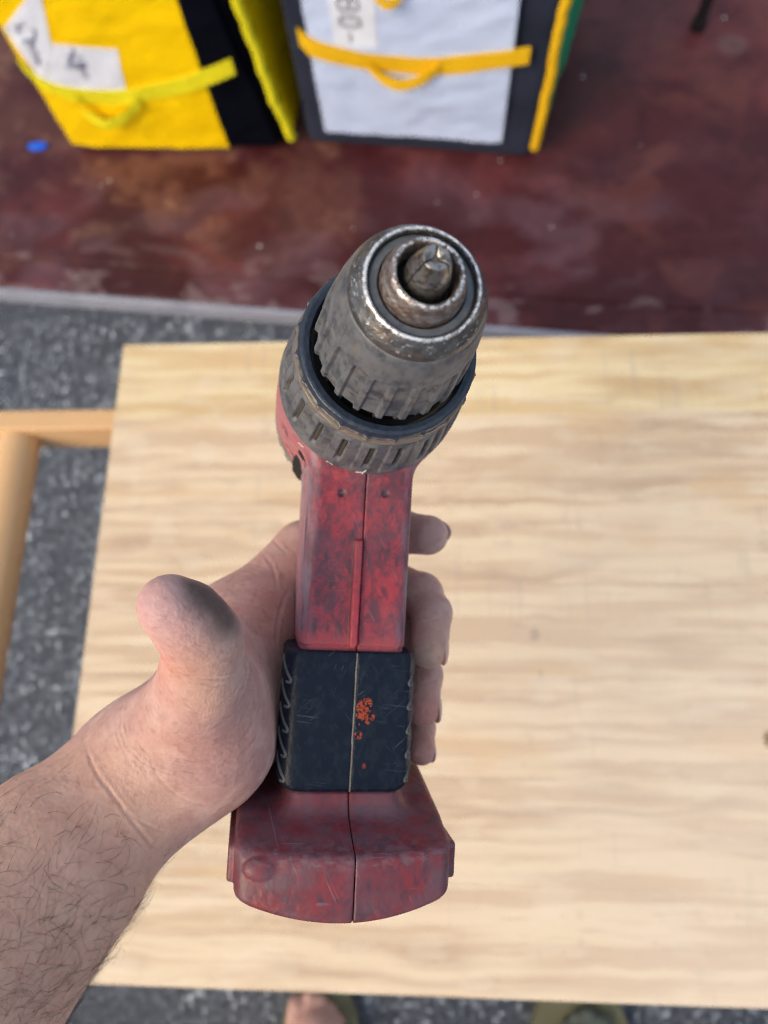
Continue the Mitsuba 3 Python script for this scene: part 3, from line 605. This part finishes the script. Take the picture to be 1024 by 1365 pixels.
# chuck: steel nose
prof = [(20.4, -7.6), (20.55, -6.7), (19.9, -4.9), (18.0, -2.1), (17.3, -.9), (16.85, -.25), (16.4, 0), (16.0, -.2), (15.75, -.8), (15.65, -2.0), (15.6, -4.5)]
def wear(R, Z, A): return R + .14 * (meshkit.fbm(np.stack([np.cos(A) * 14, np.sin(A) * 14, Z * .5], -1), 3, 8) - .5)
dput('nose_ring', revolve(dense(prof, .5), 360, wear), 'worn_steel', 60)
dput('nose_groove', revolve(dense([(15.65, -4.4), (15.5, -2.4), (14.8, -1.8), (13.0, -1.6), (12.6, -2.0), (12.5, -4.4)], .4), 240), 'groove_grey', 50)
prof = [(12.3, -4.4), (12.3, .4), (12.1, 1.2), (11.3, 3.4), (10.7, 5.2), (10.2, 6.1), (9.6, 6.45), (9.0, 6.1), (8.6, 5.2), (8.4, 3.5), (8.3, -8)]
dput('sleeve', revolve(dense(prof, .4), 300, lambda R, Z, A: R + .25 * (meshkit.fbm(np.stack([np.cos(A) * 9, np.sin(A) * 9, Z * .8], -1), 3, 18) - .5)), 'rusty_steel', 60)
dput('sleeve_floor', revolve([(8.25, -7), (8.2, -4), (0, -4)], 64), 'black_void', 40)
# three jaws closing to a point
for i in range(3):
    a0 = math.radians(90 + 60 + 120 * i)
    def jaw(p):
        r = np.hypot(p[:, 0], p[:, 1]); ang = np.arctan2(p[:, 1], p[:, 0]) - a0
        ang = (ang + np.pi) % (2 * np.pi) - np.pi
        rad = np.interp(p[:, 2], [-6, 6, 10.5, 13.6, 15.2], [6.9, 6.4, 5.3, 4.1, 3.5])
        d = (r - rad) * .9
        side = np.maximum(r * np.sin(ang - np.radians(60)), -r * np.sin(ang + np.radians(60)))
        side = np.where(np.abs(ang) > np.pi / 2, r, side) + np.interp(p[:, 2], [9, 13], [.06, .2])
        top = p[:, 2] - 15.0 + 1.5 * np.clip(1 - r / 2.5, 0, 1)
        inner = .75 - r
        return smax(smax(smax(d, side, .3), top, .35), inner, .3)
    dput('jaw', nets(jaw, (-8, -8, -6), (8, 8, 16.2), .3), 'jaw_steel', 50)
dput('jaw_core', revolve([(5.9, -5), (5.3, 6), (4.5, 10.3), (3.2, 13.2), (0, 13.3)], 48), 'dark_steel', 50)
# torque collar
prof = [(25.0, -60), (26.9, -54), (27.15, -51.4), (27.6, -50.5), (29.6, -50.1), (30.6, -50.5), (31.1, -51.5), (31.25, -53.3), (30.9, -54.0), (30.9, -54.6), (31.5, -55.0), (31.8, -57.2), (31.5, -57.6), (31.5, -58.2), (31.95, -58.5), (32.1, -60.0), (31.2, -61.0), (26, -61)]
def coll(R, Z, A):
    t = (A / (2 * np.pi) * 20 + .1) % 1.0
    bump = np.exp(-((t - .5) / .085) ** 2)
    return R + .75 * bump * np.clip((-52.0 - Z) / .8, 0, 1) * np.clip((Z + 58.4) / 1.0, 0, 1) * (R > 30) + .25 * (meshkit.fbm(np.stack([np.cos(A) * 16, np.sin(A) * 16, Z * .4], -1), 3, 28) - .5)
dput('torque_collar', revolve(dense(prof, .45), 720, coll), 'navy_plastic', 45)
dput('collar_gap', revolve([(25.3, -59), (23.0, -59), (23.0, -52)], 90), 'black_void', 40)
# clutch housing
prof = [(30.0, -60.6), (31.6, -61.2), (32.6, -62.4), (33.8, -70), (35.0, -80), (35.8, -88), (36.0, -91), (35.4, -92.4), (33, -92.8)]
def clu(R, Z, A):
    t = (A / (2 * np.pi) * 20 + .62) % 1.0
    g = np.clip((t - .30) / .05, 0, 1) * np.clip((.55 - t) / .05, 0, 1)
    z = np.clip((Z + 84.5) / 1.2, 0, 1) * np.clip((-63.5 - Z) / 1.2, 0, 1)
    step = 1.15 * np.clip((t - .55) / .4, 0, 1) * np.clip((Z + 90) / 2, 0, 1)
    return R - 1.7 * g * z - step * (R > 31) + .3 * (meshkit.fbm(np.stack([np.cos(A) * 11, np.sin(A) * 11, Z * .25], -1), 3, 38) - .5)
dput('clutch_ring', revolve(dense(prof, .6), 720, clu), 'dusty_plastic', 45)
# dirt packed in the slots
dirt = []
for i in range(20):
    a = (i - .62 + .425) / 20 * 2 * math.pi
    q = [((r - 1.95) * math.cos(a), (r - 1.95) * math.sin(a), z) for r, z in ((33.2, -66), (34.4, -75), (35.2, -83))]
    dirt.append(tube(catmull(q, 4), 1.0, 6))
dput('slot_dirt', trimesh.util.concatenate(dirt), 'dirt_brown', 40)
# white index marks on the ring
def on_ring(px, py):
    L = np.linspace(.2, .36, 4001); w = L[:, None] * np.array([(px - CX) / FPX, (py - CY) / FPX, 1.0]); q = (w - TN) @ TM * 1000
    r = np.hypot(q[:, 0], q[:, 1]); R = np.interp(q[:, 2], [-92, -88, -80, -70, -62], [36.1, 35.9, 35.1, 33.9, 32.7])
    i = np.argmax((r < R + .12) & (q[:, 2] < -62)); return q[i]
for l in ([(398, 590), (404, 595), (409, 599)], [(431, 616), (437, 615), (443, 619), (441, 622), (435, 621), (431, 616)], [(474, 629), (484, 630), (488, 627)], [(474, 633), (484, 631), (487, 633)]):
    dput('index_mark', tube([on_ring(*p_) for p_ in l], .28, 6), 'white_mark', 40)

# red housing: two shells with a seam at x = 0
def foot_top(x, t): return 119.5 + np.interp(t, [-80, -40, 0, 20, 30], [-3, 0.5, 7.0, 13.0, 14.5]) 
def red(p):
    q = handle(p); x, s, t = q[:, 0], q[:, 1], q[:, 2]
    # handle block
    d = sbox(q, (-1.5, 50, -25), (20.8 , 78, 24.5), 5.0)
    # barrel
    r = np.hypot(p[:, 0], p[:, 1]); R = np.interp(p[:, 2], [-140, -120, -100, -90], [35.2, 36.0, 36.0, 35.3])
    bar = smax(r - R, np.abs(p[:, 2] + 115.5) - 22.5, 3.0)
    d = smin(d, bar, 6.0)
    # foot
    xf = x + 2.5
    front = t - (25.5 - 6.0 * (xf / 38) ** 2 + 0.06 * (s - 135))
    top = (foot_top(x, t) - s) * .97
    base = smax(smax(np.abs(xf) - 38.5 + .02 * (s - 150), front, 5.0), smax(top, s - 155.8 + 6.0 * (xf / 38) ** 2, 1.0), 3.2)
    base = smax(base, -72 - t, 4.0)
    d = smin(d, base, 9.0)
    rail = sbox(np.stack([np.abs(xf), s, t], 1), (39.0, 139.0, -28), (2.2, 6.5, 43.0), 1.2)
    d = smin(d, rail, 1.2)
    # oval dimple
    boss = (np.sqrt(((x + 32.0) / 6.3) ** 2 + ((s - 138.2) / 4.2) ** 2 + ((t - 21.2) / 3.2) ** 2) - 1) * 3.2
    d = smin(d, boss, .3)
    # raised rib beside the seam
    d = smin(d, sbox(q, (-1.7, 44.4, .2), (1.65, 21.0, 1.9), .6), .4)
    # screw dimples and slots
    for (a, b) in ((-9.3, 5.5), (7.8, 4.8)): d = smax(d, 1.7 - np.sqrt((x - a) ** 2 + (s - b) ** 2 + (t * 1.1) ** 2), .5)
    # neck where the grip sleeve sits
    d = np.where((s > 64) & (s < 119.5), d + .6, d)
    return d
def half(sgn): return lambda p: smax(red(p), .16 - sgn * p[:, 0], .5)
def arm_slot(p): # vents on the barrel's left flank
    v = 1e9
    for (y, z, hy, hz) in ((-24, -128, 6, 4.0), (-16, -112, 2.5, 5), (-28, -108, 3, 3.5)):
        v = np.minimum(v, sbox(p, (-30, y, z), (14, hy, hz), 1.5))
    return v
left = half(-1)
dput('housing_half', nets(lambda p: smax(left(p), -arm_slot(p), 1.0), (-46, -206, -182), (2, 38, -52), .8), 'red_plastic', 60)
dput('housing_half', nets(half(1), (-2, -206, -182), (42, 38, -52), .8), 'red_plastic', 60)
dput('vent_liner', tube([(-18, -24, -140), (-18, -20, -100)], 9, 12), 'black_void', 40)
# rear cap
prof = [(0, -158.5), (26, -158.5), (32, -156), (35.0, -150), (35.5, -141), (35.3, -138.4), (30, -138.2)]
dput('rear_cap', revolve(dense(prof, 1.0), 200, lambda R, Z, A: R - 1.2 * ((np.sin(A * 30) > .3) & (Z > -152) & (Z < -144) & (R > 33))), 'cap_grey', 40)
# black grip sleeve in two halves
def grip(p):
    q = handle(p); x, s, t = q[:, 0], q[:, 1], q[:, 2]
    k = np.interp(s, [65, 119], [0, .6])
    a = np.abs(x + 1.7) - np.where(t < -8, np.interp(t, [-50, -30, -14, -8], [21, 24.6, 25.3, 25.4]), 19.9 + 5.5 * np.sqrt(np.clip(1 - ((t + 8) / 9.2) ** 2, 0, 1))) - k
    a = smax(smax(a, s - 119.0, 6.0), 66.0 - s, 2.0)
    return smax(a, np.abs(t + 24.5) - 25.8, 1.6)
def ghalf(sgn): return lambda p: smax(smax(grip(p), .2 - sgn * (p[:, 0] - .1), .4), -(red(p) - .12), .3) if False else smax(grip(p), .2 - sgn * (p[:, 0] - .1), .4)
lo, hi = from_handle([[-30, 60, -54]])[0], from_handle([[30, 124, 4]])[0]
blo, bhi = np.array([-30, -170, -162.]), np.array([30, -98, -90.])
dput('grip', nets(ghalf(-1), blo, (2, bhi[1], bhi[2]), .8), 'grip_rubber', 60)
dput('grip', nets(ghalf(1), (-2, blo[1], blo[2]), bhi, .8), 'grip_rubber', 60)
seam = from_handle([[.1, s, 1.18 + .0 * s] for s in np.linspace(66.6, 118.6, 20)])
dput('grip_seam', tube(seam + rng.normal(0, .05, seam.shape), .34, 6), 'seam_dust', 40)
# hooked ridges down each side of the grip
for sx in (-1, 1):
    for i in range(5):
        s0 = 72 + i * 9.2
        pts = [(-1.7 + sx * 25.3, s0 - 3, -7.5), (-1.7 + sx * 24.9, s0 - .5, -5.2), (-1.7 + sx * 23.8, s0 + 3, -1.9), (-1.7 + sx * 22.6, s0 + 5.2, -.2), (-1.7 + sx * 22.8, s0 + 6.4, -.5), (-1.7 + sx * 23.9, s0 + 6.4, -2.2)]
        pts = catmull(pts, 6)
        g0 = handle(from_handle(pts))
        for it in range(4):
            pp = from_handle(pts); d = grip(pp); pts = pts - np.c_[sx * d * .8, d * 0, d * .3]
        dput('grip_ridge', tube(from_handle(pts), .6, 8), 'grip_edge', 40)

# ------------------------------------------------------------------ the person: forearm and hand, holding the drill
def J(*l): return [(P(a, b, z), r) for a, b, z, r in l]
def chain(p, js, k):
    d = None
    for (a, ra), (b, rb) in zip(js[:-1], js[1:]):
        e = cone(p, a, b, ra, rb); d = e if d is None else smin(d, e, k)
    return d
ARM = J((168, 1045, .287, .0230), (68, 1156, .268, .0296), (-78, 1303, .245, .0375))
elbow = P(-78, 1303, .245) + (P(-78, 1303, .245) - P(172, 1052, .287)) / np.linalg.norm(P(-78, 1303, .245) - P(172, 1052, .287)) * .13
ARM.append((elbow, .040)); ARM.append((elbow + RC @ np.array([.03, .16, -.12]), .046))
THUMB = J((205, 985, .279, .0185), (258, 941, .268, .0158), (272, 893, .258, .0138), (270, 852, .247, .0120), (248, 824, .241, .0107), (224, 808, .236, .0098))
THEN = J((222, 1014, .288, .0215), (275, 985, .283, .0215), (288, 930, .278, .0150))
HEEL = J((198, 1026, .290, .0228), (244, 1006, .300, .0200), (325, 960, .322, .0150))
IMC = J((232, 990, .302, .0190), (305, 850, .325, .0185), (408, 738, .352, .0150))
MMC = J((238, 1000, .308, .0195), (350, 885, .345, .0170), (425, 800, .362, .0145))
RMC = J((244, 1012, .312, .0185), (365, 930, .350, .0155), (430, 870, .362, .0135))
PMC = J((244, 1024, .312, .0175), (370, 985, .345, .0140), (430, 935, .358, .0120))
WEB = J((290, 905, .287, .0120), (345, 840, .322, .0125))
WEB2 = J((330, 935, .305, .0120), (370, 860, .335, .0110))
FING = [J((408, 738, .352, .0150), (490, 714, .362, .0112), (535, 709, .352, .0100), (571, 713, .341, .0090)),
        J((425, 800, .362, .0145), (515, 775, .366, .0112), (560, 794, .345, .0102), (576, 818, .333, .0088), (572, 866, .316, .0079)),
        J((430, 870, .362, .0135), (512, 828, .360, .0118), (555, 862, .346, .0095), (565, 900, .334, .0080), (565, 945, .318, .0073)),
        J((430, 935, .358, .0120), (508, 925, .356, .0095), (550, 950, .342, .0076), (559, 970, .334, .0066), (562, 1001, .322, .0060))]
def hand(p):
    d = chain(p, ARM, .02)
    pal = smin(chain(p, THEN, .02), chain(p, HEEL, .02), .018)
    for c in (IMC, MMC, RMC, PMC): pal = smin(pal, chain(p, c, .02), .014)
    d = smin(d, pal, .018)
    d = smin(d, chain(p, WEB, .01), .016); d = smin(d, chain(p, WEB2, .01), .016)
    d = smin(d, chain(p, THUMB, .006), .006)
    f = None
    for c in FING:
        e = chain(p, c, .003); f = e if f is None else smin(f, e, .0004)
    return smin(d, f, .005)
_pts = np.array([q for c in (ARM, THUMB, THEN, IMC, PMC, *FING) for q, r in c])
hm = nets(hand, _pts.min(0) - .055, _pts.max(0) + .055, .0013, 1)
# drop stray bits, then carve creases
hv, hf = np.asarray(hm.vertices).copy(), np.asarray(hm.faces)
hn = trimesh.Trimesh(hv, hf, process=False).vertex_normals
view = hv - EYE; view /= np.linalg.norm(view, axis=1, keepdims=True)
facing = (hn * view).sum(1) < -.05
pp = project(hv)
fi = np.nonzero(facing)[0]; tree2 = cKDTree(pp[fi, :2])
def lay(poly):
    """lay a measured line on the skin: 3-D points"""
    out = []
    for x, y in catmull(poly, 10):
        near = fi[tree2.query_ball_point((x, y), 5.0)]
        if len(near):
            near = near[pp[near, 2] < pp[near, 2].min() + .006]; w = np.exp(-((pp[near, 0] - x) ** 2 + (pp[near, 1] - y) ** 2) / 6)
            out.append((hv[near] * w[:, None]).sum(0) / w.sum())
    return np.array(out)
CREASES = [([(114, 992), (119, 1008), (129, 1030), (142, 1049), (171, 1088), (197, 1120), (208, 1132)], .00055, .0009), ([(135, 1030), (150, 1058), (172, 1084), (205, 1104), (232, 1110)], .00028, .0008), ([(158, 1030), (172, 1058), (195, 1082)], .00018, .0008),
           ([(214, 872), (232, 892), (262, 905), (300, 905), (322, 893)], .0004, .0012), ([(218, 882), (240, 902), (270, 912), (305, 912)], .0003, .0009), ([(213, 900), (232, 925), (262, 948)], .0003, .001),
           ([(318, 858), (310, 876), (292, 887), (282, 890)], .0004, .0009), ([(330, 905), (318, 942), (290, 968), (255, 982), (225, 978)], .0004, .0010), ([(338, 925), (322, 962), (292, 985), (250, 996)], .0004, .0010),
           ([(344, 950), (325, 985), (290, 1006), (245, 1014), (212, 1006)], .00045, .0010), ([(348, 975), (325, 1004), (285, 1022), (240, 1028)], .0004, .0010), ([(350, 1000), (322, 1026), (285, 1042), (245, 1045)], .0003, .001),
           ([(345, 870), (352, 900), (360, 930), (366, 965)], .0005, .0012), ([(324, 872), (328, 890), (336, 912), (340, 935), (336, 962)], .0011, .0012), ([(392, 780), (378, 800), (368, 840), (372, 880)], .0005, .0014), ([(350, 735), (365, 760), (370, 790)], .00035, .0014),
           ([(360, 715), (372, 728), (384, 740)], .0003, .001), ([(195, 1000), (215, 1040), (250, 1068), (285, 1075)], .0003, .001), ([(300, 935), (312, 925), (322, 905)], .0003, .0008), ([(240, 855), (262, 868), (295, 862)], .00025, .001),
           ([(556, 822), (575, 826), (592, 820)], .0004, .0008), ([(556, 905), (570, 909), (584, 904)], .0003, .0007)]
base_v, base_n = hv.copy(), hn.copy()
bump_ = (meshkit.fbm(hv * 55, 3, 3) - .5) * .0012 + (meshkit.fbm(hv * 220, 2, 9) - .5) * .00025     # tendons, pads
laid = [(lay(poly), depth, w) for poly, depth, w in CREASES]
laid = [(catmull(L, 4), d, w) for L, d, w in laid if len(L) > 3]
hv = hv + hn * bump_[:, None]
allp = cKDTree(np.vstack([L for L, _, _ in laid]))
for rad in (.0042, .0030):                            # finer faces where the skin folds
    near = allp.query(hv, distance_upper_bound=rad)[0] < rad
    hv, hf = trimesh.remesh.subdivide(hv, hf, face_index=np.nonzero(near[hf].any(1))[0])
hn = np.asarray(trimesh.Trimesh(hv, hf, process=False).vertex_normals)
view = hv - EYE; view /= np.linalg.norm(view, axis=1, keepdims=True); facing = (hn * view).sum(1) < -.05
disp = np.zeros(len(hv))
for L, depth, w in laid:
    d, i = cKDTree(L).query(hv, distance_upper_bound=.0029)
    ok = np.isfinite(d) & facing; tt = i[ok] / len(L); fade = np.clip(np.minimum(tt, 1 - tt) * 5, 0, 1) * np.clip((.0029 - d[ok]) / .001, 0, 1)
    w = w * .72; disp[ok] += .62 * depth * fade * (np.exp(-(d[ok] / w) ** 2) - .3 * np.exp(-((d[ok] - 2 * w) / w) ** 2))
hv = hv - hn * disp[:, None]
person = put('person__hand_and_forearm', trimesh.Trimesh(hv, hf, process=False), 'skin', True)
tag('person', 'person holding out a bare hairy forearm and a grimy hand with the thumb raised', 'person')
# nails at the finger ends, on the side turned away from the drill
def nail(c, nrm, along, L, Wd):
    m = trimesh.creation.icosphere(3); nrm = nrm / np.linalg.norm(nrm); along = along - nrm * (along @ nrm); along /= np.linalg.norm(along); s = np.cross(nrm, along)
    v = m.vertices * [L, Wd, .0010]; v[:, 2] -= (v[:, 1] / Wd) ** 2 * Wd * .32
    return trimesh.Trimesh(c + v @ np.stack([along, s, nrm]), m.faces, process=False)
for js, side in ((FING[0], (.35, -.15, .6)), (FING[1], (.95, -.05, .30)), (FING[2], (.95, 0, .30)), (FING[3], (.9, .1, .45))):
    (a, ra), (b, rb) = js[-2:]; al = (b - a) / np.linalg.norm(b - a); n_ = RC @ np.array(side, float); n_ -= al * (n_ @ al); n_ /= np.linalg.norm(n_)
    put('person__fingernail', nail(b + n_ * (rb - .0004) - al * .001, n_, al, rb * .85, rb * .68), 'nail', True)
# hair on the forearm
hn2, hb = base_n, base_v
ax = (ARM[2][0] - ARM[0][0]); ax /= np.linalg.norm(ax)
s_ = (hb - ARM[0][0]) @ ax
hairs = []
R = np.random.default_rng(5)
cand = np.nonzero((s_ > -.012) & (s_ < .125))[0]
side_axis = np.cross(ax, RC @ np.array([0, 0, -1.0])); side_axis /= np.linalg.norm(side_axis)
for i in R.choice(cand, 4200):
    s = s_[i]
    if R.random() > np.clip((s - .008) / .03, .0, 1): continue
    p0, n_ = hb[i], hn2[i]
    if R.random() > .30 + .7 * np.clip(.5 - 1.2 * (n_ @ side_axis), 0, 1): continue
    tdir = -ax * R.uniform(.2, 1.0) * (1 if R.random() < .93 else -1) + side_axis * R.normal(-.35, .5) ; tdir = tdir - n_ * (tdir @ n_); tdir /= np.linalg.norm(tdir) + 1e-9
    cr = np.cross(n_, tdir); Ln = R.uniform(.006, .020) * (.6 + .4 * np.clip(s / .05, 0, 1)); k1, k2 = R.normal(-.4, 1.0), R.uniform(.12, .45)
    t = np.linspace(0, 1, 9)[:, None]; ang = k1 * t
    q = p0 - n_ * .0003 + Ln * (np.cumsum(np.cos(ang) * tdir + np.sin(ang) * cr, 0) / 9 - (tdir / 9)) + n_ * Ln * k2 * (t * (1.35 - t))
    hairs.append(tube(q, np.linspace(R.uniform(.000042, .000075), .000025, 9), 3, False))
put('person__arm_hair', trimesh.util.concatenate(hairs), 'hair', True)
labels['person__arm_hair'] = {'label': 'dark curly hair on the forearm', 'kind': 'stuff'}

# feet below the table's near edge
def foot_mesh(cx, tip_y, w, seed, sgn):
    def f(p):
        d = cone(p, (cx, tip_y - .05, .032), (cx - sgn * .004, tip_y - .20, .038), w * .40, .034)
        d = smin(d, cone(p, (cx - sgn * .004, tip_y - .20, .045), (cx - sgn * .01, tip_y - .23, .10), .036, .034), .03)
        d = smin(d, cone(p, (cx - sgn * .01, tip_y - .23, .10), (cx - sgn * .03, tip_y - .30, .42), .036, .055), .03)
        offs = [(-.62, -.008, .0125), (-.27, -.001, .0095), (.03, -.006, .009), (.30, -.016, .0085), (.52, -.028, .008)]
        for o, dy, r in offs:
            x = cx - sgn * o * w * .62 * -1
            d = smin(d, cone(p, (x, tip_y - .045 + dy, .030), (x, tip_y - r + dy, .026), r * 1.1, r), .006)
        return smax(d, .019 - p[:, 2], .006)
    return nets(f, (cx - .1, tip_y - .40, .012), (cx + .1, tip_y + .02, .50), .0032)
def sandal(cx, tip_y, w, tag_):
    out = trimesh.path.polygons if False else None
    from shapely.geometry import Polygon
    a = np.linspace(0, 2 * np.pi, 80, endpoint=False)
    pts = np.c_[cx + (w / 2 + .012) * np.sign(np.cos(a)) * np.abs(np.cos(a)) ** .75, tip_y - .115 + (.13) * np.sign(np.sin(a)) * np.abs(np.sin(a)) ** .75]
    m = trimesh.creation.extrude_polygon(Polygon(pts), .017, engine='earcut'); m.apply_translation([0, 0, .0015]); put('person__sandal_sole', m, 'olive_foam', 30)
xf = (at(388, 1330, .03)[0] + at(465, 1330, .03)[0]) / 2
put('person__foot', foot_mesh(xf, at(425, 1319, .03)[1], .078, 1, 1), 'skin', True)
sandal(xf, at(425, 1319, .03)[1] - .006, .088, 'left')
xr_ = (at(705, 1345, .03)[0] + at(845, 1345, .03)[0]) / 2
put('person__foot', foot_mesh(xr_ - .004, at(750, 1337, .03)[1] - .004, .075, 2, -1), 'grey_green_cloth', True)
sandal(xr_, at(775, 1328, .03)[1], .112, 'right')
